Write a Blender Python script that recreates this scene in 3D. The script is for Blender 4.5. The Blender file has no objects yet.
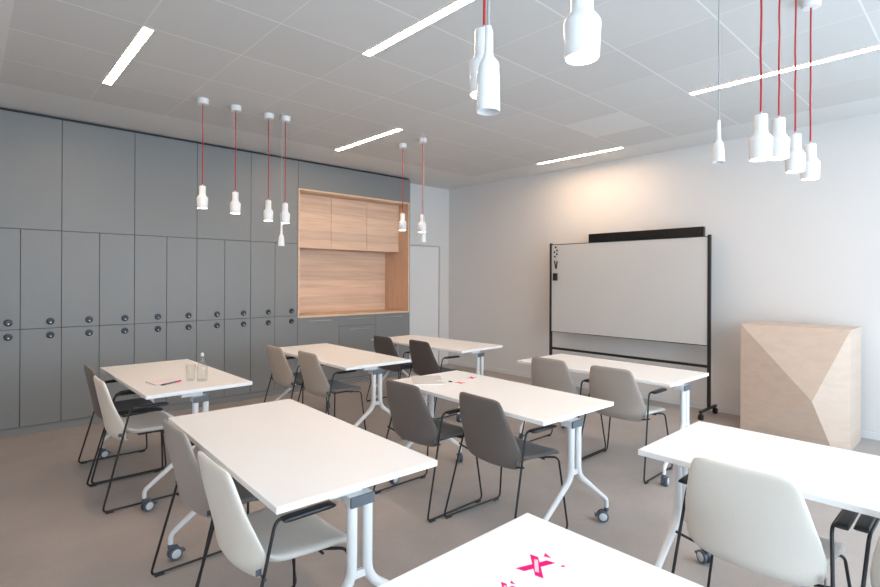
import bpy, math, random
from mathutils import Vector, Matrix
random.seed(7)
PI = math.pi
C = bpy.context.scene.collection
H = 3.036          # ceiling height
D1 = 6.175         # cabinet fronts
D2 = 6.237         # whiteboard wall
TZ = 0.74          # table top height

# ------------------------------------------------------------------ materials
def _nodes(name):
    m = bpy.data.materials.new(name); m.use_nodes = True
    nt = m.node_tree
    return m, nt, nt.nodes['Principled BSDF']

def mat(name, col, rough=0.5, metal=0.0, var=0.0, scale=8.0, bump=0.0, bscale=200.0, spec=0.5, sheen=0.0):
    m, nt, b = _nodes(name)
    b.inputs['Base Color'].default_value = (*col, 1)
    b.inputs['Roughness'].default_value = rough
    b.inputs['Metallic'].default_value = metal
    b.inputs['Specular IOR Level'].default_value = spec
    b.inputs['Sheen Weight'].default_value = sheen
    tc = nt.nodes.new('ShaderNodeTexCoord')
    if var > 0:
        n = nt.nodes.new('ShaderNodeTexNoise'); n.inputs['Scale'].default_value = scale
        n.inputs['Detail'].default_value = 4
        nt.links.new(tc.outputs['Object'], n.inputs['Vector'])
        r = nt.nodes.new('ShaderNodeMapRange')
        r.inputs['To Min'].default_value = 1 - var; r.inputs['To Max'].default_value = 1 + var
        nt.links.new(n.outputs['Fac'], r.inputs['Value'])
        mx = nt.nodes.new('ShaderNodeVectorMath'); mx.operation = 'SCALE'
        mx.inputs[0].default_value = col
        nt.links.new(r.outputs[0], mx.inputs['Scale'])
        nt.links.new(mx.outputs[0], b.inputs['Base Color'])
    if bump > 0:
        n2 = nt.nodes.new('ShaderNodeTexNoise'); n2.inputs['Scale'].default_value = bscale
        nt.links.new(tc.outputs['Object'], n2.inputs['Vector'])
        bp = nt.nodes.new('ShaderNodeBump'); bp.inputs['Strength'].default_value = bump
        bp.inputs['Distance'].default_value = 0.002
        nt.links.new(n2.outputs['Fac'], bp.inputs['Height'])
        nt.links.new(bp.outputs['Normal'], b.inputs['Normal'])
    return m

def emit(name, col, strength):
    m, nt, b = _nodes(name)
    b.inputs['Base Color'].default_value = (0.9, 0.9, 0.9, 1)
    b.inputs['Emission Color'].default_value = (*col, 1)
    b.inputs['Emission Strength'].default_value = strength
    return m

def wood(name, c1, c2, axis='X', plank=0.125, contrast=1.0):
    """long-grained oak laminate; axis = direction of the grain, planks stacked across it"""
    m, nt, b = _nodes(name)
    N, L = nt.nodes, nt.links
    tc = N.new('ShaderNodeTexCoord')
    sp = N.new('ShaderNodeSeparateXYZ'); L.new(tc.outputs['Object'], sp.inputs[0])
    mp = N.new('ShaderNodeMapping'); L.new(tc.outputs['Object'], mp.inputs['Vector'])
    mp.inputs['Scale'].default_value = (1.3, 9, 22) if axis == 'X' else (22, 9, 1.3)
    # plank index shifts the grain, so each plank has its own figure
    dv = N.new('ShaderNodeMath'); dv.operation = 'DIVIDE'; dv.inputs[1].default_value = plank
    L.new(sp.outputs['Z' if axis == 'X' else 'X'], dv.inputs[0])
    fl = N.new('ShaderNodeMath'); fl.operation = 'FLOOR'; L.new(dv.outputs[0], fl.inputs[0])
    wn = N.new('ShaderNodeTexWhiteNoise'); wn.noise_dimensions = '1D'; L.new(fl.outputs[0], wn.inputs['W'])
    ad = N.new('ShaderNodeVectorMath'); ad.operation = 'ADD'
    sc = N.new('ShaderNodeVectorMath'); sc.operation = 'SCALE'; sc.inputs['Scale'].default_value = 9
    L.new(wn.outputs['Color'], sc.inputs[0]); L.new(mp.outputs[0], ad.inputs[0]); L.new(sc.outputs[0], ad.inputs[1])
    nz = N.new('ShaderNodeTexNoise'); nz.inputs['Scale'].default_value = 1.0; nz.inputs['Detail'].default_value = 6
    nz.inputs['Distortion'].default_value = 0.6
    L.new(ad.outputs[0], nz.inputs['Vector'])
    cr = N.new('ShaderNodeValToRGB')
    cr.color_ramp.elements[0].position = 0.30; cr.color_ramp.elements[0].color = (*c2, 1)
    cr.color_ramp.elements[1].position = 0.62; cr.color_ramp.elements[1].color = (*c1, 1)
    L.new(nz.outputs['Fac'], cr.inputs[0])
    mr = N.new('ShaderNodeMapRange'); mr.inputs['To Min'].default_value = 1 - .13*contrast; mr.inputs['To Max'].default_value = 1 + .06*contrast
    L.new(wn.outputs['Value'], mr.inputs['Value'])
    # dark joint line
    fr = N.new('ShaderNodeMath'); fr.operation = 'FRACT'; L.new(dv.outputs[0], fr.inputs[0])
    gt = N.new('ShaderNodeMath'); gt.operation = 'GREATER_THAN'; gt.inputs[1].default_value = 0.03; L.new(fr.outputs[0], gt.inputs[0])
    jm = N.new('ShaderNodeMapRange'); jm.inputs['To Min'].default_value = 1 - .22*contrast; jm.inputs['To Max'].default_value = 1
    L.new(gt.outputs[0], jm.inputs['Value'])
    mu = N.new('ShaderNodeMath'); mu.operation = 'MULTIPLY'; L.new(mr.outputs[0], mu.inputs[0]); L.new(jm.outputs[0], mu.inputs[1])
    fs = N.new('ShaderNodeVectorMath'); fs.operation = 'SCALE'
    L.new(cr.outputs[0], fs.inputs[0]); L.new(mu.outputs[0], fs.inputs['Scale'])
    L.new(fs.outputs[0], b.inputs['Base Color'])
    b.inputs['Roughness'].default_value = 0.5
    return m

def ceiling_mat():
    """metal / mineral tile field with white seams, plaster border round it"""
    m, nt, b = _nodes('ceiling_tiles')
    N, L = nt.nodes, nt.links
    tc = N.new('ShaderNodeTexCoord'); sp = N.new('ShaderNodeSeparateXYZ'); L.new(tc.outputs['Object'], sp.inputs[0])
    def math_(op, a, bb=None):
        n = N.new('ShaderNodeMath'); n.operation = op
        for i, v in enumerate((a, bb)):
            if v is None: continue
            if isinstance(v, (int, float)): n.inputs[i].default_value = v
            else: L.new(v, n.inputs[i])
        return n.outputs[0]
    X, Y = sp.outputs['X'], sp.outputs['Y']
    def seam(c, o, s, w):
        f = math_('FRACT', math_('DIVIDE', math_('SUBTRACT', c, o - 50*s - s/2), s))
        return math_('LESS_THAN', math_('ABSOLUTE', math_('SUBTRACT', f, 0.5)), w/s/2)
    sx = math_('MULTIPLY', seam(X, 0.205, 0.6085, 0.008), 0.65)
    sy = seam(Y, 5.43, 0.614, 0.011)
    line = math_('MAXIMUM', sx, sy)
    inx = math_('MULTIPLY', math_('GREATER_THAN', X, 0.205), math_('LESS_THAN', X, 5.682))
    iny = math_('MULTIPLY', math_('GREATER_THAN', Y, -0.71), math_('LESS_THAN', Y, 5.43))
    inside = math_('MULTIPLY', inx, iny)
    # each tile slightly different; one tile is paler
    ix = math_('FLOOR', math_('DIVIDE', math_('SUBTRACT', X, 0.205), 0.6085))
    iy = math_('FLOOR', math_('DIVIDE', math_('SUBTRACT', Y, 5.43), 0.614))
    cb = N.new('ShaderNodeCombineXYZ'); L.new(ix, cb.inputs[0]); L.new(iy, cb.inputs[1])
    wn = N.new('ShaderNodeTexWhiteNoise'); L.new(cb.outputs[0], wn.inputs['Vector'])
    tile = N.new('ShaderNodeMapRange'); tile.inputs['To Min'].default_value = 0.97; tile.inputs['To Max'].default_value = 1.02
    L.new(wn.outputs['Value'], tile.inputs['Value'])
    pale = math_('MULTIPLY', math_('COMPARE', ix, 7.0), math_('COMPARE', iy, -5.0))
    tv = math_('ADD', tile.outputs[0], math_('MULTIPLY', pale, 0.16))
    base = N.new('ShaderNodeVectorMath'); base.operation = 'SCALE'; base.inputs[0].default_value = TILE
    L.new(tv, base.inputs['Scale'])
    m1 = N.new('ShaderNodeMix'); m1.data_type = 'RGBA'
    L.new(line, m1.inputs['Factor']); L.new(base.outputs[0], m1.inputs['A']); m1.inputs['B'].default_value = (*SEAM, 1)
    m2 = N.new('ShaderNodeMix'); m2.data_type = 'RGBA'
    L.new(inside, m2.inputs['Factor']); m2.inputs['A'].default_value = (*PLASTER, 1); L.new(m1.outputs['Result'], m2.inputs['B'])
    L.new(m2.outputs['Result'], b.inputs['Base Color'])
    b.inputs['Roughness'].default_value = 0.6
    return m

TILE = (0.62, 0.62, 0.61); SEAM = (0.78, 0.78, 0.77); PLASTER = (0.70, 0.70, 0.69)

def floor_mat():
    m, nt, b = _nodes('floor_concrete')
    N, L = nt.nodes, nt.links
    tc = N.new('ShaderNodeTexCoord')
    n1 = N.new('ShaderNodeTexNoise'); n1.inputs['Scale'].default_value = 1.6; n1.inputs['Detail'].default_value = 8; n1.inputs['Roughness'].default_value = .62
    n2 = N.new('ShaderNodeTexNoise'); n2.inputs['Scale'].default_value = 60; n2.inputs['Detail'].default_value = 3
    L.new(tc.outputs['Object'], n1.inputs['Vector']); L.new(tc.outputs['Object'], n2.inputs['Vector'])
    cr = N.new('ShaderNodeValToRGB')
    cr.color_ramp.elements[0].position = .3; cr.color_ramp.elements[0].color = (0.335, 0.305, 0.288, 1)
    cr.color_ramp.elements[1].position = .7; cr.color_ramp.elements[1].color = (0.425, 0.39, 0.37, 1)
    L.new(n1.outputs['Fac'], cr.inputs[0])
    mr = N.new('ShaderNodeMapRange'); mr.inputs['To Min'].default_value = .93; mr.inputs['To Max'].default_value = 1.07
    L.new(n2.outputs['Fac'], mr.inputs['Value'])
    s = N.new('ShaderNodeVectorMath'); s.operation = 'SCALE'; L.new(cr.outputs[0], s.inputs[0]); L.new(mr.outputs[0], s.inputs['Scale'])
    L.new(s.outputs[0], b.inputs['Base Color'])
    b.inputs['Roughness'].default_value = 0.42
    b.inputs['Specular IOR Level'].default_value = 0.35
    return m

def glass_mat(name, tint=(1, 1, 1), thin=True):
    m = bpy.data.materials.new(name); m.use_nodes = True
    nt = m.node_tree; N, L = nt.nodes, nt.links
    N.remove(N['Principled BSDF'])
    out = N['Material Output']
    tr = N.new('ShaderNodeBsdfTransparent'); tr.inputs[0].default_value = (*tint, 1)
    gl = N.new('ShaderNodeBsdfGlossy'); gl.inputs['Roughness'].default_value = 0.02
    fz = N.new('ShaderNodeLayerWeight'); fz.inputs[0].default_value = 0.5
    pw = N.new('ShaderNodeMath'); pw.operation = 'POWER'; pw.inputs[1].default_value = 3.0; L.new(fz.outputs['Facing'], pw.inputs[0])
    ml = N.new('ShaderNodeMath'); ml.operation = 'MULTIPLY_ADD'; ml.inputs[1].default_value = 0.45; ml.inputs[2].default_value = 0.035; L.new(pw.outputs[0], ml.inputs[0])
    mx = N.new('ShaderNodeMixShader')
    L.new(ml.outputs[0], mx.inputs[0]); L.new(tr.outputs[0], mx.inputs[1]); L.new(gl.outputs[0], mx.inputs[2])
    L.new(mx.outputs[0], out.inputs[0])
    return m

M = {}
M['wall'] = mat('wall_paint', (0.71, 0.695, 0.68), 0.75, var=0.012, scale=2, bump=.05, bscale=90)
M['cab'] = mat('cabinet_grey', (0.215, 0.222, 0.224), 0.42, var=0.02, scale=3)
M['cab_gap'] = mat('cabinet_carcass_dark', (0.05, 0.052, 0.054), 0.7)
M['lock'] = mat('lock_black', (0.012, 0.014, 0.02), 0.3)
M['steel'] = mat('brushed_steel', (0.55, 0.56, 0.58), 0.35, metal=0.8)
M['door'] = mat('door_white', (0.76, 0.755, 0.75), 0.45)
M['joint'] = mat('door_joint_grey', (0.60, 0.59, 0.58), 0.6)
M['skirt'] = mat('skirting_white', (0.72, 0.72, 0.72), 0.45)
M['oak'] = wood('oak_laminate_horizontal', (0.80, 0.58, 0.43), (0.67, 0.46, 0.33), 'X', contrast=.8)
M['oakv'] = wood('oak_laminate_vertical', (0.74, 0.50, 0.35), (0.62, 0.40, 0.27), 'Z', plank=.19)
M['oakedge'] = wood('oak_edge', (0.82, 0.60, 0.42), (0.72, 0.50, 0.34), 'X', contrast=.2)
M['ply'] = wood('pale_plywood', (0.63, 0.50, 0.405), (0.585, 0.46, 0.37), 'X', plank=3.0, contrast=.25)
M['top'] = mat('laminate_white', (0.86, 0.85, 0.84), 0.36)
M['white'] = mat('powder_white', (0.78, 0.78, 0.78), 0.32)
M['cap'] = mat('plastic_grey', (0.11, 0.125, 0.145), 0.45)
M['tyre'] = mat('caster_grey', (0.085, 0.10, 0.125), 0.4)
M['hub'] = mat('caster_hub', (0.62, 0.64, 0.66), 0.4)
M['black'] = mat('powder_black', (0.012, 0.012, 0.013), 0.38)
M['pad'] = mat('armpad_black', (0.02, 0.022, 0.026), 0.3)
M['frame_black'] = mat('anodised_black', (0.014, 0.013, 0.013), 0.45)
M['board'] = mat('whiteboard_enamel', (0.60, 0.59, 0.57), 0.22)
M['screen'] = mat('display_black', (0.008, 0.008, 0.008), 0.2)
M['ceramic'] = mat('white_ceramic', (0.82, 0.82, 0.82), 0.12)
M['cordred'] = mat('red_textile_cord', (0.42, 0.018, 0.022), 0.7)
M['cordgrey'] = mat('grey_textile_cord', (0.35, 0.35, 0.35), 0.7)
M['glow'] = emit('lamp_glow', (1.0, 0.80, 0.60), 26)
M['strip'] = emit('strip_glow', (1.0, 0.68, 0.44), 43)
M['paper'] = mat('paper_white', (0.85, 0.85, 0.86), 0.45)
M['padpaper'] = mat('paper_pinkish', (0.86, 0.76, 0.80), 0.5)
M['papergrey'] = mat('paper_grey', (0.62, 0.60, 0.585), 0.5)
M['magenta'] = mat('print_magenta', (0.80, 0.0, 0.17), 0.6, spec=.15)
M['red'] = mat('print_red', (0.82, 0.02, 0.06), 0.6, spec=.15)
M['pinkpale'] = mat('print_pale_pink', (0.82, 0.55, 0.62), 0.45)
M['glass'] = glass_mat('clear_glass', (0.975, 0.985, 0.98))
M['pane'] = glass_mat('window_glass', (0.98, 0.99, 1.0))
M['ceil'] = ceiling_mat()
M['floor'] = floor_mat()
def fabric(n, c): return mat('upholstery_' + n, c, 0.72, var=0.05, scale=160, bump=.12, bscale=700, sheen=0.15)
F = {'dark': fabric('dark_grey', (0.155, 0.129, 0.116)), 'taupe': fabric('taupe', (0.385, 0.335, 0.295)),
     'beige': fabric('beige', (0.52, 0.44, 0.37)), 'ivory': fabric('ivory', (0.83, 0.77, 0.69)),
     'greige': fabric('greige', (0.34, 0.305, 0.28)), 'sand': fabric('sand', (0.46, 0.40, 0.345)),
     'brown': fabric('brown_grey', (0.088, 0.070, 0.062)),
     'seatgrey': fabric('mid_grey', (0.20, 0.195, 0.19)), 'seatblack': fabric('charcoal', (0.03, 0.027, 0.027)),
     'seatpale': fabric('pale_grey', (0.63, 0.59, 0.54)), 'seatdark': fabric('seat_dark_grey', (0.115, 0.100, 0.093))}

# ------------------------------------------------------------------ mesh helpers
class MB:
    def __init__(s): s.v = []; s.f = []; s.m = []; s.mi = 0
    def face(s, idx): s.f.append(tuple(idx)); s.m.append(s.mi)
    def box(s, x0, x1, y0, y1, z0, z1):
        o = len(s.v)
        s.v += [(x, y, z) for z in (z0, z1) for y in (y0, y1) for x in (x0, x1)]
        for q in ((0, 2, 3, 1), (4, 5, 7, 6), (0, 1, 5, 4), (2, 6, 7, 3), (0, 4, 6, 2), (1, 3, 7, 5)):
            s.face([o + i for i in q])
        return s
    def ring(s, c, t, r, n, up=None):
        t = Vector(t).normalized(); a = Vector(up) if up is not None else (Vector((0, 0, 1)) if abs(t.z) < .9 else Vector((1, 0, 0)))
        u = t.cross(a).normalized(); w = u.cross(t).normalized(); o = len(s.v)
        for i in range(n):
            g = 2*PI*i/n
            s.v.append(tuple(Vector(c) + r*(math.cos(g)*u + math.sin(g)*w)))
        return o
    def tube(s, pts, r, n=10, fillet=0.0, fs=5, caps=True):
        P = [Vector(p) for p in pts]
        if fillet > 0 and len(P) > 2:
            Q = [P[0]]
            for i in range(1, len(P) - 1):
                a, b, c = P[i-1], P[i], P[i+1]
                d = min(fillet, (a-b).length*.48, (c-b).length*.48)
                p0 = b + (a-b).normalized()*d; p2 = b + (c-b).normalized()*d
                for k in range(fs + 1):
                    t = k/fs; Q.append((1-t)**2*p0 + 2*t*(1-t)*b + t*t*p2)
            Q.append(P[-1]); P = Q
        # parallel transport frame
        T = []
        for i in range(len(P)):
            if i == 0: t = P[1]-P[0]
            elif i == len(P)-1: t = P[-1]-P[-2]
            else: t = (P[i+1]-P[i]).normalized() + (P[i]-P[i-1]).normalized()
            T.append(t.normalized())
        up = Vector((0, 0, 1)) if abs(T[0].z) < .9 else Vector((1, 0, 0))
        u = T[0].cross(up).normalized(); rings = []
        if callable(r):
            acc = [0.0]
            for a, b in zip(P, P[1:]): acc.append(acc[-1] + (b-a).length)
            rr = [r(d/acc[-1]) for d in acc]
        else: rr = r if hasattr(r, '__len__') else [r]*len(P)
        for i, p in enumerate(P):
            u = (u - T[i]*u.dot(T[i])).normalized(); w = T[i].cross(u)
            o = len(s.v); rings.append(o)
            for k in range(n):
                g = 2*PI*k/n; s.v.append(tuple(p + rr[i]*(math.cos(g)*u + math.sin(g)*w)))
        for a, b in zip(rings, rings[1:]):
            for k in range(n): s.face((a+k, a+(k+1) % n, b+(k+1) % n, b+k))
        if caps:
            s.face([rings[0]+k for k in reversed(range(n))]); s.face([rings[-1]+k for k in range(n)])
        return s
    def lathe(s, prof, n=32, c=(0, 0, 0), axis='Z', capb=False, capt=False):
        rings = []
        for r, z in prof:
            o = len(s.v); rings.append(o)
            for k in range(n):
                g = 2*PI*k/n; a, b = r*math.cos(g), r*math.sin(g)
                p = (a, b, z) if axis == 'Z' else ((a, z, b) if axis == 'Y' else (z, a, b))
                s.v.append((p[0]+c[0], p[1]+c[1], p[2]+c[2]))
        fl = (axis == 'Y')
        for a, b in zip(rings, rings[1:]):
            for k in range(n):
                q = (a+k, a+(k+1) % n, b+(k+1) % n, b+k); s.face(q[::-1] if fl else q)
        if capb: s.face([rings[0]+k for k in (range(n) if fl else reversed(range(n)))])
        if capt: s.face([rings[-1]+k for k in (reversed(range(n)) if fl else range(n))])
        return s
    def prism(s, poly, z0, z1):
        o = len(s.v); n = len(poly)
        s.v += [(x, y, z0) for x, y in poly] + [(x, y, z1) for x, y in poly]
        s.face([o+i for i in reversed(range(n))]); s.face([o+n+i for i in range(n)])
        for i in range(n): s.face((o+i, o+(i+1) % n, o+n+(i+1) % n, o+n+i))
        return s
    def pillow(s, fn, nu=20, nv=20, pu=8, pv=10):
        """closed cushion: fn(u,v,side)->point, thickness fades to 0 on the rim (side * factor)"""
        us = [math.sin(PI/2*(2*i/nu-1)) for i in range(nu+1)]
        vs = [math.sin(PI/2*(2*i/nv-1)) for i in range(nv+1)]
        idx = {}
        for sd in (1, -1):
            for j, v in enumerate(vs):
                for i, u in enumerate(us):
                    rim = i in (0, nu) or j in (0, nv)
                    if rim and sd == -1: idx[(sd, i, j)] = idx[(1, i, j)]; continue
                    t = (max(0, 1-abs(u)**pu)**.5)*(max(0, 1-abs(v)**pv)**.5)
                    idx[(sd, i, j)] = len(s.v); s.v.append(tuple(fn(u, v, sd*t)))
        for sd in (1, -1):
            for j in range(nv):
                for i in range(nu):
                    q = (idx[(sd, i, j)], idx[(sd, i+1, j)], idx[(sd, i+1, j+1)], idx[(sd, i, j+1)])
                    s.face(q if sd == 1 else q[::-1])
        return s
    def build(s, name, mats, parent=None, loc=(0, 0, 0), bevel=0, smooth=30, seg=2):
        me = bpy.data.meshes.new(name); me.from_pydata(s.v, [], s.f)
        if not isinstance(mats, (list, tuple)): mats = [mats]
        for m in mats: me.materials.append(m)
        me.polygons.foreach_set('material_index', s.m)
        me.polygons.foreach_set('use_smooth', [True]*len(s.f))
        me.update(); me.validate()
        import bmesh
        bm = bmesh.new(); bm.from_mesh(me); bmesh.ops.recalc_face_normals(bm, faces=bm.faces); bm.to_mesh(me); bm.free()
        me.set_sharp_from_angle(angle=math.radians(smooth))
        o = bpy.data.objects.new(name, me); C.objects.link(o)
        o.location = loc
        if parent: o.parent = parent
        if bevel:
            b = o.modifiers.new('bevel', 'BEVEL'); b.width = bevel; b.segments = seg; b.limit_method = 'ANGLE'
            b.harden_normals = False
        return o

def tag(o, label=None, cat=None, group=None, kind=None):
    if label: o['label'] = label
    if cat: o['category'] = cat
    if group: o['group'] = group
    if kind: o['kind'] = kind
    return o
def thing(name, label, cat, loc=(0, 0, 0), rz=0, group=None):
    o = bpy.data.objects.new(name, None); C.objects.link(o)
    o.location = loc; o.rotation_euler = (0, 0, rz); o.empty_display_size = .1
    return tag(o, label, cat, group)
def copy_tree(o, parent=None):
    c = o.copy(); C.objects.link(c); c.parent = parent
    for ch in list(o.children): copy_tree(ch, c)
    return c
def struct(name, mb, m, **k): return tag(mb.build(name, m, **k), kind='structure')

# ------------------------------------------------------------------ the room
X0, Y0 = -0.54, -1.45
struct('floor', MB().box(X0-.12, D2+.15, Y0-.2, 6.95, -.1, 0), M['floor'])
struct('ceiling', MB().box(X0-.12, D2+.15, Y0-.2, 6.95, H, H+.1), M['ceil'])
struct('wall_right', MB().box(D2, D2+.15, Y0-.2, 6.95, 0, H), M['wall'])
struct('wall_left', MB().box(X0-.12, X0, Y0-.2, 6.95, 0, H), M['wall'])
wb_ = MB().box(X0, 5.13, 6.80, 6.95, 0, H)                      # behind the cabinets
wb_.box(6.03, D2, 6.5, 6.95, 0, H); wb_.box(5.13, 6.03, 6.5, 6.95, 2.045, H)
wb_.box(5.090, 5.13, 6.5, 6.80, 0, H)
struct('wall_back', wb_, M['wall'])
# window wall behind the camera: piers, sill wall, lintel round three big windows
WIN = [(-0.3, 1.55), (1.85, 3.7), (4.0, 5.85)]
WZ0, WZ1 = 0.12, 2.92
wf = MB().box(X0, D2, Y0-.2, Y0, 0, WZ0).box(X0, D2, Y0-.2, Y0, WZ1, H)
xs = [X0] + [v for w in WIN for v in w] + [D2]
for i in range(0, len(xs), 2): wf.box(xs[i], xs[i+1], Y0-.2, Y0, WZ0, WZ1)
struct('wall_front', wf, M['wall'])
for i, (a, b) in enumerate(WIN):
    f = MB(); y0, y1 = Y0-.12, Y0-.06; t = .05
    f.box(a, b, y0, y1, WZ0, WZ0+t).box(a, b, y0, y1, WZ1-t, WZ1).box(a, a+t, y0, y1, WZ0+t, WZ1-t).box(b-t, b, y0, y1, WZ0+t, WZ1-t)
    c = (a+b)/2; f.box(c-t/2, c+t/2, y0, y1, WZ0+t, WZ1-t)
    fr = struct('window_%d' % (i+1), f, M['white'])
    p = MB().box(a+t, b-t, y0+.025, y0+.03, WZ0+t, WZ1-t).build('pane', M['pane'], fr)
    L = bpy.data.lights.new('window_portal', 'AREA'); L.shape = 'RECTANGLE'; L.size = b-a; L.size_y = WZ1-WZ0
    L.cycles.is_portal = True
    lo = bpy.data.objects.new('window_portal', L); C.objects.link(lo)
    lo.location = ((a+b)/2, Y0-.25, (WZ0+WZ1)/2); lo.rotation_euler = (PI/2, 0, 0)
struct('baseboard_right', MB().box(D2-.012, D2-.001, Y0, 6.48, 0.0, .066), M['skirt'], bevel=.002)
struct('baseboard_back', MB().box(6.075, D2-.014, 6.487, 6.499, 0.0, .066), M['skirt'], bevel=.002)
# flush door in the back wall, right of the cabinets
dr = struct('door_1', MB().box(5.16, 6.0, 6.505, 6.545, 0.008, 2.022), M['door'])
MB().box(5.131, 5.152, 6.494, 6.56, 0, 2.044).box(6.008, 6.029, 6.494, 6.56, 0, 2.044).box(5.152, 6.008, 6.494, 6.56, 2.028, 2.044).build('door_frame', M['joint'], dr)
MB().box(5.155, 6.03, 6.56, 6.57, 0, 2.044).build('door_stop', M['joint'], dr)

# ------------------------------------------------------------------ cabinet wall
P = 0.3118; KX = [0.0832 + P*k for k in range(11)]             # ... 3.201
ZK, ZM, ZS, ZT = 0.078, 0.990, 1.928, 3.008
NX0, NX1 = KX[10], 5.070
BACK = 6.78
struct('trim_1', MB().box(X0+.002, KX[0]-.002, D1, BACK, 0, ZT), M['cab'])          # filler beside the lockers
struct('shadow_gap_strip', MB().box(X0+.002, NX1+.018, D1+.035, BACK, ZT+.003, H-.001), M['frame_black'])    # black strip over the cabinets, shade of the gap put into its colour
# plinth
pl = MB().box(KX[0], NX1+.018, D1+.012, D1+.03, 0.0, ZK-.002).build('cabinet_plinth', M['cab'])
tag(pl, 'long grey plinth board running along the floor under the grey locker wall', 'plinth')
gm = MB(); gx0, gx1 = 3.845, 4.33
gm.box(gx0, gx1, D1+.006, D1+.0115, .012, .02).box(gx0, gx1, D1+.006, D1+.0115, .058, .066).box(gx0, gx0+.01, D1+.006, D1+.0115, .02, .058).box(gx1-.01, gx1, D1+.006, D1+.0115, .02, .058)
gm.box(gx0, gx1, D1+.006, D1+.0115, .036, .041)
g = gm.build('ventilation_grille', M['steel'], pl); g['label'] = 'silver ventilation grille in the plinth'

def unit(name, label, cat, x0, x1, z0, z1, group, m=None, front=D1, back=BACK, gap=.0022, face='door', fname=None):
    """carcass with one front; origin at the base"""
    m = m or M['cab']
    t = thing(name, label, cat, (x0, front, z0), group=group)
    w, h = x1-x0, z1-z0
    MB().box(gap*.3, w-gap*.3, .021, back-front, gap*.3, h-gap*.3).build('body', M['cab_gap'] if m is M['cab'] else m, t)
    d = MB().box(gap, w-gap, 0, .019, gap, h-gap).build(face, m, t, bevel=.0012, seg=1)
    return t, d
# locker lock: black rosette with a small steel key slot
def lock_mesh():
    b = MB(); b.lathe([(.0, -.016), (.021, -.016), (.024, -.013), (.024, -.008), (.031, -.007), (.033, -.004), (.033, -.0005)], 28, axis='Y', capb=False)
    b.mi = 1; b.lathe([(.0, -.0185), (.0055, -.0185), (.0065, -.0165), (.0065, -.0155)], 14, c=(0.002, 0, -.011), axis='Y')
    return b
ords = ['first', 'second', 'third', 'fourth', 'fifth', 'sixth', 'seventh', 'eighth', 'ninth', 'tenth']
protoL = {}
for k in range(10):
    n = 9 - k
    where = ('first column, right beside the oak niche' if n == 0 else
             '%s column left of the oak niche' % ords[n])
    if k == 0: where = 'leftmost column at the picture edge'
    for up in (0, 1):
        lab = '%s grey locker with round lock, %s' % ('upper' if up else 'lower', where)
        z0, z1 = (ZM, ZS) if up else (ZK, ZM)
        if up not in protoL:
            t, d = unit('locker', lab, 'locker', KX[k], KX[k+1], z0, z1, 'grey lockers along the wall')
            lk = lock_mesh().build('lock', [M['lock'], M['steel']], d, loc=(P-.086, 0, (.066 if up else (ZM-ZK)-.066)))
            lk['label'] = 'round black lock'
            protoL[up] = t
        else:
            t = copy_tree(protoL[up]); t.location = (KX[k], D1, z0)
            t['label'] = lab
# upper wide cabinets
for k in range(5):
    n = 4 - k
    lab = ['tall grey handleless upper cabinet directly left of the oak niche', 'tall grey upper cabinet, second one left of the oak niche',
           'tall grey upper cabinet, third one left of the oak niche', 'tall grey upper cabinet, fourth one left of the oak niche',
           'leftmost tall grey upper cabinet at the picture edge'][n]
    if k == 0: pu, _ = unit('upper_cabinet', lab, 'cabinet', KX[0], KX[2], ZS, ZT, 'tall upper cabinets over the lockers')
    else:
        c = copy_tree(pu); c.location = (KX[2*k], D1, ZS); c['label'] = lab
W3 = (NX1 - NX0)/3
unit('top_cabinet', 'long low grey cabinet front spanning the top of the oak niche', 'cabinet', NX0, NX1, 2.654, ZT, None)
# grey base units under the niche
def handle(parent, x, z, w=.33):
    h = MB().tube([(x-w/2, 0, z), (x-w/2, -.028, z), (x+w/2, -.028, z), (x+w/2, 0, z)], .005, 8, fillet=.008)
    return h.build('handle', M['steel'], parent)
NZ = .960
t, d = unit('base_cabinet', 'grey base cabinet under the left end of the oak niche, beside the lockers', 'cabinet', NX0, NX0+W3, ZK, NZ, 'grey base cabinets under the oak niche')
handle(d, W3/2, NZ-ZK-.048)
t = thing('drawer_unit', 'grey drawer unit with two bar handles, middle one under the oak niche', 'drawer unit', (NX0+W3, D1, ZK), group='grey base cabinets under the oak niche')
MB().box(.001, W3-.001, .021, BACK-D1, 0.001, NZ-ZK-.001).build('body', M['cab_gap'], t)
for za, zb in ((0, .812-ZK), (.812-ZK, NZ-ZK)):
    d = MB().box(.0022, W3-.0022, 0, .019, za+.002, zb-.002).build('drawer', M['cab'], t, bevel=.0012, seg=1)
    handle(d, W3/2, zb-.045)
t, d = unit('base_cabinet', 'grey base cabinet under the right end of the oak niche, near the white door', 'cabinet', NX0+2*W3, NX1, ZK, NZ, 'grey base cabinets under the oak niche')
handle(d, W3/2, NZ-ZK-.048)
tag(MB().box(NX1+.001, NX1+.018, D1-.0, BACK, ZK, ZT).build('end_panel', M['cab']), 'thin grey end panel closing the cabinet wall beside the white door', 'panel')
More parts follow.
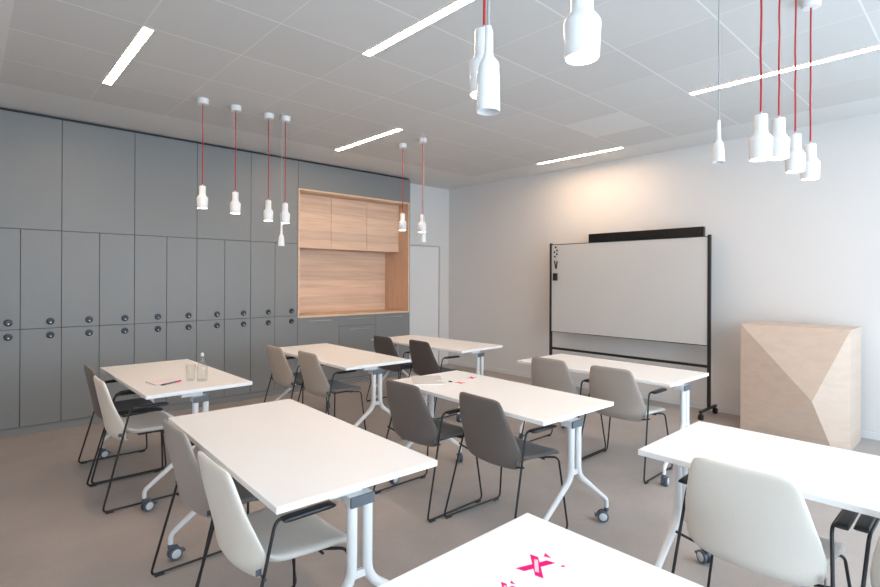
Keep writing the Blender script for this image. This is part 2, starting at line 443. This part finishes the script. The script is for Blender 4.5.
# oak niche
t = thing('oak_niche', 'open oak-lined niche with a shelf base set into the grey cabinet wall', 'niche', (NX0, D1, NZ))
nw = NX1-NX0; nh = 2.654-NZ; e = .02
MB().box(.001, nw-.001, -.004, BACK-D1, .001, e).build('shelf', M['oakedge'], t, bevel=.001, seg=1)
MB().box(.001, nw-.001, -.004, BACK-D1, nh-e, nh-.001).build('top_panel', M['oakedge'], t, bevel=.001, seg=1)
MB().box(.001, e, -.004, BACK-D1, e, nh-e).build('side_panel', M['oakv'], t, bevel=.001, seg=1)
MB().box(nw-e, nw-.001, -.004, BACK-D1, e, nh-e).build('side_panel', M['oakv'], t, bevel=.001, seg=1)
rg = MB(); yf, yk = -.0085, -.0042
for q in ((.0005, 0.0005, nw-.0005, nh-.0005), (e+.001, e+.001, nw-e-.001, nh-e-.001)):
    for yy in (yf, yk): rg.v += [(q[0], yy, q[1]), (q[2], yy, q[1]), (q[2], yy, q[3]), (q[0], yy, q[3])]
for a in range(4):
    b = (a+1) % 4
    rg.face((a, b, 8+b, 8+a)); rg.face((4+a, 4+b, 12+b, 12+a)); rg.face((a, b, 4+b, 4+a)); rg.face((8+a, 8+b, 12+b, 12+a))
rg.build('edge_lipping', M['oakedge'], t)['label'] = 'pale oak edge round the niche'
MB().box(e, nw-e, BACK-D1-.02, BACK-D1-.001, e, nh-e).build('back_panel', M['oak'], t)
wcx = (nw-2*e-.002)/3; WZB = 1.893
for k, lab in enumerate(['left oak wall cabinet hung inside the niche', 'middle oak wall cabinet hung inside the niche', 'right oak wall cabinet hung inside the niche']):
    if k == 0: po, _ = unit('oak_wall_cabinet', lab, 'cabinet', NX0+e+.001, NX0+e+.001+wcx, WZB, 2.654-e-.003, 'oak wall cabinets in the niche', m=M['oak'], front=6.405, back=BACK-.023)
    else:
        c = copy_tree(po); c.location.x = NX0+e+.001+wcx*k; c['label'] = lab

# ------------------------------------------------------------------ ceiling strips
SG = 'recessed ceiling light strips'
for i, (x, ya, yb, lab) in enumerate([
    (.845, 3.60, 4.845, 'short-looking glowing ceiling light strip at the far left of the ceiling'),
    (2.05, 1.745, 2.973, 'glowing ceiling light strip cut by the top picture edge, left of the hanging lamps'),
    (3.325, 4.205, 5.43, 'glowing ceiling light strip in front of the oak niche'),
    (5.68, 2.99, 4.19, 'glowing ceiling light strip closest to the whiteboard wall'),
    (4.455, .517, 1.735, 'long glowing ceiling light strip at the right, behind the red cords')]):
    t = thing('ceiling_light', lab, 'ceiling light', (x, (ya+yb)/2, H), group=SG)
    l = (yb-ya)/2; w = .029
    hm = MB(); hm.box(-w-.004, -w, -l, l, -.0065, -.0005).box(w, w+.004, -l, l, -.0065, -.0005).box(-w-.004, w+.004, -l-.004, -l, -.0065, -.0005).box(-w-.004, w+.004, l, l+.004, -.0065, -.0005)
    hm.build('frame', M['white'], t)
    MB().box(-w, w, -l, l, -.0045, -.0005).build('diffuser', M['strip'], t)

# ------------------------------------------------------------------ pendants
def cord_pts(dx, dy, L, seed):
    rr = random.Random(seed); n = 9; pts = []
    for i in range(n+1):
        f = i/n; a = .0022*math.sin(PI*f)
        pts.append((dx*f + a*rr.uniform(-1, 1), dy*f + a*rr.uniform(-1, 1), L*f))
    return pts
def pendant(x, y, zb, label, group, seed):
    Lb = .193
    q = .006 if seed <= 6 else 0; x += q; y -= q/2; zb -= .004
    t = thing('pendant_lamp', label, 'pendant lamp', (x, y, zb), rz=seed, group=group)
    top = H - zb
    b = MB()
    prof = [(.0415, 0.0), (.0425, .001), (.0445, .05), (.0462, .080), (.0460, .087), (.0442, .093), (.036, .104), (.0302, .112), (.0278, .120), (.0272, .13), (.0272, .187), (.026, .1915), (.023, Lb), (0.0, Lb)]
    inner = [(.0395, 0.0008), (.0405, .012), (.042, .05), (.0, .052)]
    b.lathe(prof, 40)
    b.lathe(inner[:3], 40)
    o1 = len(b.v)
    b.lathe([(.0395, .0008), (.0415, 0.0)], 40)
    b.build('lamp_body', M['ceramic'], t, smooth=50)
    MB().lathe([(.0, .009), (.0400, .009)], 40).build('light_opening', M['glow'], t)
    MB().lathe([(.006, Lb), (.006, Lb+.006), (.0045, Lb+.008), (.0045, Lb+.014), (0, Lb+.014)], 14).build('cord_grip', M['steel'], t)
    MB().tube(cord_pts(0, 0, 1, seed) and [(p[0], p[1], Lb+.012+p[2]*(top-.045-Lb-.012)) for p in cord_pts(0, 0, 1, seed)], .0042, 8).build('cord', M['cordred'], t)['label'] = 'red textile cord'
    MB().lathe([(0, top-.048), (.040, top-.048), (.0455, top-.044), (.0485, top-.004), (.0485, top-.0005)], 32).build('ceiling_rose', M['white'], t)
    return t
def slim(x, y, zb, label, seed, group='slim white lamps on grey cords'):
    t = thing('slim_pendant_lamp', label, 'pendant lamp', (x, y, zb), rz=seed, group=group)
    top = H - zb; Lb = .207
    cone = seed != 3
    prof = ([(.0275, 0.0), (.0290, .0008), (.0285, .01), (.0262, .05), (.0232, .082), (.0210, .092), (.0165, .100), (.0110, .110)] if cone else
            [(.0275, 0.0), (.0285, .0008), (.0285, .03), (.0280, .075), (.0265, .100), (.022, .116), (.0150, .128), (.0115, .138)])
    MB().lathe(prof + [(.0092, .150), (.0080, Lb-.002), (.006, Lb), (0, Lb)], 36).build('lamp_body', M['ceramic'], t, smooth=50)
    MB().lathe([(.0275, 0.0), (.0262, .0006), (.0262, .05), (0, .052)], 36).build('socket', M['white'], t)
    MB().tube([(p[0], p[1], Lb-.002+p[2]*(top-Lb)) for p in cord_pts(0, 0, 1, seed)], .0034, 8).build('cord', M['cordgrey'], t)['label'] = 'grey cord'
    MB().lathe([(0, top-.006), (.006, top-.006), (.008, top-.0005)], 16).build('ceiling_plug', M['white'], t)
GR = 'white lamps on red cords'
pendant(1.524, 4.700, 2.089, 'white pendant lamp on a red cord, leftmost of the four hanging before the lockers', GR, 1)
pendant(1.804, 4.685, 2.067, 'white pendant lamp on a red cord, second from the left before the lockers', GR, 2)
pendant(2.120, 4.697, 2.027, 'white pendant lamp on a red cord, third from left before the lockers', GR, 3)
pendant(2.275, 4.665, 2.012, 'white pendant lamp on red cord, rightmost of four before lockers, touching the grey cord', GR, 4)
pendant(3.723, 4.665, 2.041, 'white pendant lamp on a red cord before the right side of the oak niche', GR, 5)
pendant(3.734, 4.331, 2.000, 'white pendant lamp on red cord before the white door wall, right of the niche', GR, 6)
pendant(1.134, 1.035, 2.030, 'lit white pendant lamp at top centre, half hidden behind a slim unlit one', GR, 7)
pendant(1.132, .703, 2.035, 'largest, nearest white pendant lamp, cut by the top picture edge', GR, 8)
pendant(2.540, .695, 2.008, 'white pendant lamp on a red cord, leftmost and largest of the right-hand cluster', GR, 9)
pendant(2.896, .715, 2.074, 'white pendant lamp tucked behind the leftmost one of the right-hand cluster', GR, 10)
pendant(3.181, .712, 2.051, 'white pendant lamp on a red cord, second lowest of the right-hand cluster', GR, 11)
pendant(3.436, .698, 2.044, 'white pendant lamp on a red cord, rightmost and lowest of the right-hand cluster', GR, 12)
slim(2.202, 4.574, 1.783, 'slim white unlit lamp on a grey cord, hanging lowest before the lockers', 1)
slim(3.641, 4.192, 1.874, 'slim white unlit lamp peeping out below the lamp before the white door wall', 2)
slim(.927, .832, 1.882, 'slim white unlit lamp on a grey cord at top centre, hanging lowest there', 3)
slim(2.732, .930, 2.060, 'slim white unlit lamp on a grey cord, left of the right-hand red-cord cluster', 4)

# ------------------------------------------------------------------ tables
TL, TW, TH = 1.40, 0.68, 0.024
def make_table():
    t = thing('folding_table', '', 'table')
    MB().box(-TW/2, TW/2, -TL/2, TL/2, TZ-TH, TZ).build('tabletop', M['top'], t, bevel=.0025)
    for s in (-1, 1):
        ly = s*.655
        lg = MB()
        # twin upright tubes that part into splayed feet
        for q in (-1, 1):
            pts = [(q*.033, ly, .648), (q*.033, ly, .36), (q*.305, ly, .160), (q*.337, ly, .135), (q*.337, ly, .083)]
            lg.tube(pts, lambda f: .0195 - .0075*max(0, (f-.42)/.58)**.8, 14, fillet=.06, fs=6)
        lg.box(-.03, .03, ly-.008, ly+.008, .372, .40)
        leg = lg.build('leg', M['white'], t, smooth=40)
        for q in (-1, 1):
            cb = MB(); cx, cy = .022, 0.0
            for w in (-1, 1):
                cb.lathe([(.0, w*.023), (.030, w*.023), (.034, w*.019), (.034, w*.008), (.029, w*.006)], 22, c=(cx, cy, .035), axis='Y')
            cb.mi = 1
            for w in (-1, 1):
                cb.lathe([(.0, w*.0255), (.021, w*.0255), (.0235, w*.0235), (.0235, w*.0225)], 20, c=(cx, cy, .035), axis='Y')
            cb.mi = 0
            cb.box(cx-.026, cx+.012, cy-.006, cy+.006, .03, .075)
            cb.lathe([(.014, .068), (.014, .088), (0, .09)], 14, c=(0, cy, 0), capb=True)
            cb.box(cx+.022, cx+.047, cy-.016, cy+.016, .032, .044)
            co_ = cb.build('caster', [M['tyre'], M['hub']], leg, smooth=40, loc=(q*.337, ly, 0))
            co_.rotation_euler.z = math.radians({(-1, -1): 15, (1, -1): 130, (-1, 1): 8, (1, 1): 62}[(q, s)])
        # housing box under the top with a grey end cap
        bx = MB().box(-.050, .050, min(ly-s*.055, ly+s*.014), max(ly-s*.055, ly+s*.014), .644, .682)
        bx.box(-.115, .02, min(ly-s*.085, ly-s*.015), max(ly-s*.085, ly-s*.015), .682, TZ-TH-.0005)
        br = bx.build('bracket', M['white'], t, bevel=.002)
        MB().box(-.0505, .0505, min(ly+s*.014, ly+s*.024), max(ly+s*.014, ly+s*.024), .6435, .6825).build('end_cap', M['cap'], br, bevel=.002)['label'] = 'grey end cap'
    MB().tube([(-.075, -.60, .702), (-.075, .60, .702)], .009, 10).build('tilt_rod', M['steel'], t)
    return t
tab0 = make_table()
TG = 'white folding tables'
TABS = {
 'T1': ((1.176, 4.305), .010, 'white folding table holding a bottle and a glass, before the lockers'),
 'T2': ((1.112, 2.258), -.040, 'large empty white folding table in the left foreground, between two rows'),
 'T3': ((2.692, 4.425), -.028, 'empty white folding table before the oak niche, with beige chairs'),
 'T4': ((4.062, 4.477), .045, 'farthest white folding table, near the room corner by the white door'),
 'T5': ((2.580, 2.280), -.035, 'white folding table in the centre with notebook and two brochures'),
 'T6': ((4.037, 2.256), -.020, 'empty white folding table right in front of the whiteboard'),
 'T7': ((2.502, .358), .0, 'empty white folding table at the right picture edge, by the plywood block'),
 'T8': ((.977, .308), .0, 'white folding table at the bottom picture edge with pink-printed brochures')}
for i, (k, (p, r, lab)) in enumerate(TABS.items()):
    t = tab0 if i == 0 else copy_tree(tab0)
    t.location = (p[0], p[1], 0); t.rotation_euler = (0, 0, r); tag(t, lab, 'table', TG)
    if k in ('T3', 'T4'): t.scale = (1, 1.12 if k == 'T3' else 1.07, 1)       # these measure a little longer

# ------------------------------------------------------------------ chairs (local: faces +x)
def lerp_tab(tab, z):
    for (a, va), (b, vb) in zip(tab, tab[1:]):
        if z <= b:
            f = (z-a)/(b-a); f = max(0, f); return va + (vb-va)*f
    return tab[-1][1]
def smooth_tab(tab, n=200):
    # catmull-like smoothing of a lookup table
    a, b = tab[0][0], tab[-1][0]
    S = [lerp_tab(tab, a+(b-a)*i/n) for i in range(n+1)]
    for _ in range(6): S = [S[0]] + [(S[i-1]+S[i]*2+S[i+1])/4 for i in range(1, n)] + [S[-1]]
    return lambda z: S[min(n, max(0, int(round((z-a)/(b-a)*n))))]
def interp_fn(tab):
    f = smooth_tab(tab); a, b = tab[0][0], tab[-1][0]; n = 200
    def g(z):
        t = (z-a)/(b-a)*n; i = max(0, min(n-1, int(t))); fr = t-i
        za, zb = a+(b-a)*i/n, a+(b-a)*(i+1)/n
        return f(za)*(1-fr) + f(zb)*fr
    return g
ZB, ZTOP = .393, .809
hw = interp_fn([(ZB, .115), (.399, .150), (.406, .178), (.418, .200), (.435, .216), (.455, .226), (.49, .233), (.53, .233), (.60, .222), (.70, .198), (.755, .183), (.780, .175), (.797, .165), (.807, .152), (ZTOP, .125)])
xc = interp_fn([(ZB, -.085), (.402, -.128), (.418, -.152), (.45, -.168), (.52, -.180), (.65, -.205), (.75, -.219), (ZTOP, -.230)])
def back_fn(u, v, s):
    z = ZB + (ZTOP-ZB)*(v+1)/2
    w = hw(z); y = u*w
    x = xc(z) + .050*(abs(y)/.22)**2.2*min(1, max(.22, 1.3-(z-.42)*3.0))
    return (x + s*.0135, y, z)
def seat_fn(u, v, s):
    # v: -1 back, +1 front
    a = (v+1)/2
    xb = -.150 + .050*abs(u)**2.2
    x = xb + (.244-xb)*a
    w = .196 + .038*math.sin(PI/2*min(1, a*1.25))
    if a > .88: w -= .062*((a-.88)/.12)**2.8
    y = u*w
    z = .452 + .012*abs(u)**2.5 - .022*max(0, (a-.72)/.28)**2 + .030*max(0, (.22-a)/.22)**2
    return (x, y, z + s*.019)
def chair_frame(sy):
    b = MB(); r = .0062
    pts = [(.118, sy*.240, .627), (-.088, sy*.240, .631), (-.250, sy*.280, .0125), (.238, sy*.280, .0125), (.212, sy*.228, .424), (.10, sy*.14, .424), (-.02, sy*.14, .424)]
    b.tube(pts, r, 10, fillet=.032, fs=6)
    return b
def make_chair():
    t = thing('sled_chair', '', 'chair')
    MB().pillow(back_fn, 26, 34, 10, 14).build('backrest', F['dark'], t, smooth=70)
    MB().pillow(seat_fn, 20, 22, 10, 12).build('seat', F['dark'], t, smooth=70)
    for s in (-1, 1):
        fr = chair_frame(s).build('leg_frame', M['black'], t, smooth=60)
        for gx in (-.21, .2): MB().box(gx-.022, gx+.022, s*.280-.0075, s*.280+.0075, 0.0, .009).build('floor_glide', M['pad'], fr, bevel=.002)
        def pad_fn(u, v, sd, s=s): return (.026 + .103*v, s*.263 + u*.0215, .634 + sd*.0095)
        MB().pillow(pad_fn, 8, 14, 8, 10).build('arm_pad', M['pad'], t, smooth=70)
    cr = MB()
    cr.tube([(-.137, -.268, .45), (-.120, -.20, .428), (-.120, .20, .428), (-.137, .268, .45)], .0055, 8, fillet=.02)
    cr.tube([(.12, -.2, .424), (.12, .2, .424)], .0055, 8)
    cr.tube([(-.02, -.14, .424), (-.02, .14, .424)], .0055, 8)
    cr.build('seat_support', M['black'], t, smooth=60)
    tg = MB().box(-.156, -.136, -.2345, -.2320, .452, .474)
    tg.build('fabric_tag', M['cap'], t)
    return t
ch0 = make_chair()
CG = 'upholstered chairs on black wire sled frames'
CH = [
 # x, y, rot(deg), back, seat, label
 (.922, 4.637, 0, 'greige_dark', 'seatblack', 'brown-grey chair with near-black seat, far side of the table with the bottle'),
 (.893, 4.058, 0, 'ivory', 'seatpale', 'ivory chair with pale seat at the near end of the table with the bottle'),
 (.932, 2.540, 0, 'taupe', 'seatgrey', 'taupe chair at the left foreground table, next to the ivory one'),
 (.902, 1.955, -1, 'ivory', 'seatpale', 'ivory chair with pale grey seat nearest in the left foreground'),
 (2.480, 4.838, 0, 'beige', 'seatgrey', 'light beige chair farthest left at the table before the oak niche'),
 (2.525, 4.260, 0, 'sand', 'seatgrey', 'sand-beige chair with grey seat at the table before the oak niche'),
 (3.800, 4.842, 0, 'brown', 'seatblack', 'dark brown chair farthest back, partly hidden by its dark twin'),
 (3.860, 4.250, -2, 'brown', 'seatblack', 'dark brown chair at the near end of the farthest table by the corner'),
 (2.315, 2.610, 0, 'dark', 'seatdark', 'dark grey chair beside the notebook on the centre table'),
 (2.405, 2.005, -4, 'dark', 'seatdark', 'dark grey chair at the near end of the centre table, black arm pads'),
 (3.875, 2.582, 0, 'taupe', 'taupe', 'taupe chair left of its twin at the table before the whiteboard'),
 (3.862, 2.001, 0, 'taupe', 'seatpale', 'taupe chair with pale seat edge at the near end of the table before the whiteboard'),
 (2.283, .620, 0, 'ivory_cool', 'seatpale', 'pale grey chair with its back to us in the right foreground'),
 (2.310, .043, 0, 'ivory_cool', 'seatpale', 'chair cut off by the right picture edge, only its left arm and leg showing')]
F['greige_dark'] = fabric('brown_grey_mid', (0.155, 0.125, 0.112))
F['ivory_cool'] = fabric('pale_grey_ivory', (0.74, 0.69, 0.62))
cache = {}
for i, (x, y, r, bc, sc, lab) in enumerate(CH):
    t = ch0 if i == 0 else copy_tree(ch0)
    t.location = (x, y, 0); t.rotation_euler = (0, 0, math.radians(r)); tag(t, lab, 'chair', CG)
    for c in t.children:
        for base, col in (('backrest', bc), ('seat', sc)):
            if c.name.split('.')[0] == base:
                if (base, col) not in cache:
                    me = c.data.copy(); me.materials[0] = F[col]; cache[(base, col)] = me
                c.data = cache[(base, col)]

# ------------------------------------------------------------------ mobile whiteboard and what hangs on it
BX = 5.93
t = thing('mobile_whiteboard', 'large mobile whiteboard on a black rolling frame before the white wall', 'whiteboard', (BX, 3.145, 0))
ya, yb = -1.040, 1.005
MB().box(-.008, .008, ya+.014, yb-.014, .772, 1.948).build('board_panel', M['board'], t)
for za, zb in ((1.948, 1.956), (.764, .772)): MB().box(-.010, .010, ya+.014, yb-.014, za, zb).build('board_trim', M['frame_black'], t)
for yy in (ya, yb): MB().box(-.016, .016, yy-.016, yy+.016, .09, 1.972).build('post', M['frame_black'], t, bevel=.003)
MB().box(-.011, .011, ya+.013, yb-.013, .526, .556).build('crossbar', M['frame_black'], t, bevel=.002)
for yy in (ya, yb):
    ft = MB().box(-.245, .205, yy-.014, yy+.014, .078, .102).build('foot', M['frame_black'], t, bevel=.004)
    for xx in (-.225, .185):
        cb = MB()
        for w in (-1, 1): cb.lathe([(.0, w*.021), (.028, w*.021), (.032, w*.017), (.032, w*.006), (.027, w*.004)], 22, c=(xx, yy, .033), axis='Y')
        cb.box(xx-.018, xx+.018, yy-.006, yy+.006, .03, .078)
        cb.build('caster', M['frame_black'], ft, smooth=40)
bf = BX - .008
MG = 'round black magnets on the whiteboard'
from math import cos, sin
def board_pt(px, py):
    f, y0, yaw, roll = 515., 278.8, math.radians(47.16), .0045
    x, y = px-440, py-y0
    a = (x*cos(roll)+y*sin(roll))/f; b = (-x*sin(roll)+y*cos(roll))/f
    d = (cos(yaw)+a*sin(yaw), sin(yaw)-a*cos(yaw), -b)
    k = bf/d[0]; return d[1]*k, 1.48+d[2]*k
mlabs = ['topmost round black magnet in the whiteboard corner', 'second highest round black magnet, set to the right, on the whiteboard', 'round black magnet nearest the left post of the whiteboard',
         'fourth round black magnet down on the whiteboard, set to the right', 'lowest round black magnet, just above the two markers']
for (px, py), lab in zip([(555.9, 247.4), (557.2, 250.5), (554.6, 252.2), (557.0, 254.2), (555.0, 256.6)], mlabs):
    y, z = board_pt(px, py)
    o = MB().lathe([(0, -.009), (.011, -.009), (.0125, -.007), (.0125, -.0003)], 18, axis='X', capb=False).build('magnet', M['frame_black'], loc=(bf, y, z))
    tag(o, lab, 'magnet', MG)
for (a, b, lab) in [((554.9, 260.8), (556.3, 269.0), 'black board marker on the left, held slanted on the whiteboard'), ((557.6, 261.2), (556.6, 268.2), 'black board marker on the right, held upright on the whiteboard')]:
    y1, z1 = board_pt(*a); y2, z2 = board_pt(*b)
    v = Vector((0, y2-y1, z2-z1)); c = Vector((bf-.0095, (y1+y2)/2, (z1+z2)/2)); q = c + v*.28
    mt = thing('board_marker', lab, 'marker', tuple(c), group='board markers on the whiteboard')
    MB().tube([tuple(-v*.5), tuple(v*.22)], .0085, 12).build('barrel', M['frame_black'], mt)
    MB().tube([tuple(v*.22), tuple(v*.5)], .0088, 12).build('marker_cap', M['frame_black'], mt)
y1, z1 = board_pt(554.0, 273.2); y2, z2 = board_pt(557.8, 280.6)
et = thing('board_eraser', 'black rectangular board eraser stuck low in the whiteboard corner', 'eraser', (bf, (y1+y2)/2, z2))
hh = abs(y1-y2)/2
MB().box(-.030, -.010, -hh, hh, 0, z1-z2).build('grip', M['frame_black'], et, bevel=.003)
MB().box(-.010, -.0005, -hh*.95, hh*.95, .002, z1-z2-.002).build('felt', M['pad'], et)
# wall display behind the board
t = thing('wall_display', 'black wall-mounted flat screen mostly hidden behind the whiteboard', 'screen', (D2, 2.965, 1.27))
MB().box(-.115, -.06, -.728, .728, 0, .815).build('housing', M['screen'], t, bevel=.004)
MB().box(-.1165, -.1155, -.72, .72, .012, .807).build('screen', M['screen'], t)
MB().box(-.06, -.002, -.2, .2, .2, .6).build('wall_mount', M['frame_black'], t)

# ------------------------------------------------------------------ plywood block with a pyramid front
t = MB()
xf, xb, ya, yb, zt, ap = 5.60, 6.13, .845, 1.697, 1.052, (5.455, 1.088, .42)
V = [(xf, ya, 0.0), (xf, yb, 0.0), (xf, yb, zt), (xf, ya, zt), ap, (xb, ya, 0.0), (xb, yb, 0.0), (xb, yb, zt), (xb, ya, zt), (5.534, .955, 0.0)]
c0 = (xb, (ya+yb)/2, 0)
t.v = [(a-c0[0], b-c0[1], c) for a, b, c in V]
for q in ((9, 1, 4), (1, 2, 4), (2, 3, 4), (3, 0, 9, 4), (0, 3, 8, 5), (3, 2, 7, 8), (2, 1, 6, 7), (5, 8, 7, 6), (0, 5, 6, 1, 9)): t.face(q)
o = t.build('plywood_block', M['ply'], loc=c0, smooth=3)
tag(o, 'tall pale plywood block with a faceted pyramid front, against the white wall', 'block')

# ------------------------------------------------------------------ things on the tables
def rot2(p, a): return (p[0]*cos(a)-p[1]*sin(a), p[0]*sin(a)+p[1]*cos(a))
XB1 = [(-.056, .032), (.036, -.023), (.054, -.029), (.042, -.001), (-.048, .055 - .006)]
def x_logo(parent, s=1.0, cx=0, cy=0, rot=0, z=.0, slot=True, tri=True, m=None):
    """pink X made of two crossed slanted bars, a pale slot in its middle and two chips"""
    m = m or M['magenta']
    def tr(poly): return [(cx + s*rot2(p, rot)[0], cy + s*rot2(p, rot)[1]) for p in poly]
    b = MB()
    b.prism(tr([(-.054, .028), (-.048, .005), (.044, -.028), (.038, -.005)]), z, z+.0004)
    b.prism(tr([(.029, .045), (.034, .021), (-.038, -.049), (-.043, -.026)]), z, z+.0006)
    if tri:
        b.prism(tr([(.066, .021), (.049, .013), (.056, -.007)]), z, z+.0004)
        b.prism(tr([(.039, -.047), (.052, -.047), (.048, -.057)]), z, z+.0004)
    lg = b.build('printed_logo', m, parent); lg['label'] = 'pink X-shaped logo'
    if slot:
        MB().prism(tr([(.017, .022), (.021, .012), (-.026, -.026), (-.030, -.016)]), z+.0006, z+.0010).build('logo_slot', M['pinkpale'], parent)
    return b
BG = 'white brochures printed with a pink X'
def brochure(x, y, w, d, rz, label, s, lx, ly, lr, group=BG, z=TZ, slot=True, lm=None):
    t = thing('brochure', label, 'brochure', (x, y, z), rz, group)
    MB().box(-w/2, w/2, -d/2, d/2, 0, .0006).build('pages', M['paper'], t, bevel=.0005, seg=1)
    if s: x_logo(t, s, lx, ly, lr, .0007, slot=slot, tri=slot, m=lm)
    return t
A = math.radians(8)
t = brochure(1.105, .800, .150, .150, A, 'white brochure with a big pink X logo on the front table', .97, -.012, .006, -A, group=BG)
t = brochure(.965, .755, .105, .150, math.radians(4), 'white brochure at the bottom picture edge, only part of its pink X showing', .60, -.012, .036, 0, group=BG)
# centre table
t = thing('notebook', 'grey and white notebook lying on the centre table behind the dark chair', 'notebook', (2.475, 2.80, TZ), math.radians(-38))
MB().box(-.105, .105, -.150, .150, 0, .007).build('pages', M['paper'], t)
MB().box(-.108, .106, -.152, .152, .007, .0085).build('cover', M['papergrey'], t, bevel=.0006, seg=1)
t = thing('pen', 'short white pen with black tip beside the notebook on the centre table', 'pen', (2.510, 2.660, TZ+.0135), math.radians(-60))
MB().tube([(-.05, 0, 0), (.035, 0, 0)], .0045, 10).build('barrel', M['paper'], t)
MB().tube([(.035, 0, 0), (.062, 0, .0)], [.0055, .0035], 10).build('tip', M['frame_black'], t)
brochure(2.600, 2.595, .105, .075, math.radians(25), 'small white card with a red X logo on the centre table, next to the pen', .72, 0, 0, math.radians(60), slot=False, lm=M['red'])
brochure(2.800, 2.665, .110, .080, math.radians(-10), 'small white card with a pink X logo near the far edge of the centre table', .80, 0, 0, math.radians(20), slot=False)
# far left table: sheets, pen, glass, bottle
t = thing('notepad', 'white notepad lying on the far left table beside the pink pen', 'notepad', (1.055, 4.005, TZ), math.radians(8))
MB().box(-.090, .090, -.080, .080, 0, .005).build('pages', M['padpaper'], t, bevel=.0005, seg=1)
MB().box(-.0975, -.0905, -.080, .080, 0, .0058).build('binding', M['papergrey'], t)
a = math.radians(26.6)
t = thing('felt_pen', 'dark and pink pen lying between the notepad and the glass', 'pen', (1.070, 3.906, TZ+.006), a)
MB().tube([(-.055, 0, 0), (.045, 0, 0)], .0055, 10).build('barrel', M['cap'], t)
MB().tube([(-.083, 0, 0), (-.055, 0, 0)], [.004, .006], 10).build('pen_cap', M['frame_black'], t)
MB().tube([(.045, 0, 0), (.083, 0, 0)], .006, 10).build('pink_end', M['magenta'], t)['label'] = 'pink pen end'
t = thing('drinking_glass', 'empty clear drinking glass beside the glass bottle', 'glass', (1.205, 3.93, TZ))
MB().lathe([(0, .001), (.026, .001), (.0285, .006), (.033, .118), (.0315, .118), (.0272, .010), (0, .010)], 30).build('tumbler', M['glass'], t)
t = thing('glass_bottle', 'clear glass water bottle with a pale stopper on the far left table', 'bottle', (1.262, 3.865, TZ))
MB().lathe([(0, .001), (.033, .001), (.0365, .006), (.0365, .095), (.034, .110), (.020, .135), (.0145, .150), (.0135, .170), (.0150, .172), (.0150, .178), (.0125, .178), (.0118, .150), (.031, .108), (.0335, .094), (.0335, .012), (0, .012)], 30).build('bottle_body', M['glass'], t)
MB().lathe([(0, .1785), (.0120, .1785), (.0120, .190), (.0100, .198), (.006, .202), (0, .203)], 20).build('stopper', M['hub'], t)

# ------------------------------------------------------------------ daylight and camera
w = bpy.data.worlds.new('daylight'); bpy.context.scene.world = w; w.use_nodes = True
bg = w.node_tree.nodes['Background']
bg.inputs[0].default_value = (0.72, 0.87, 1.0, 1); bg.inputs[1].default_value = 4.1

cam = bpy.data.cameras.new('camera'); co = bpy.data.objects.new('camera', cam); C.objects.link(co)
cam.sensor_fit = 'HORIZONTAL'; cam.sensor_width = 36; cam.lens = 515/880*36
cam.shift_y = -14.7/880; cam.clip_start = .02
yaw = math.radians(47.16)
R = Matrix.Rotation(yaw-PI/2, 4, 'Z') @ Matrix.Rotation(PI/2, 4, 'X') @ Matrix.Rotation(.0045, 4, 'Z')
co.matrix_world = Matrix.Translation((0, 0, 1.48)) @ R
sc = bpy.context.scene
sc.camera = co
sc.view_settings.view_transform = 'Standard'; sc.view_settings.look = 'None'
sc.view_settings.gamma = 1; sc.view_settings.exposure = 0.84
sc.view_settings.use_curve_mapping = False
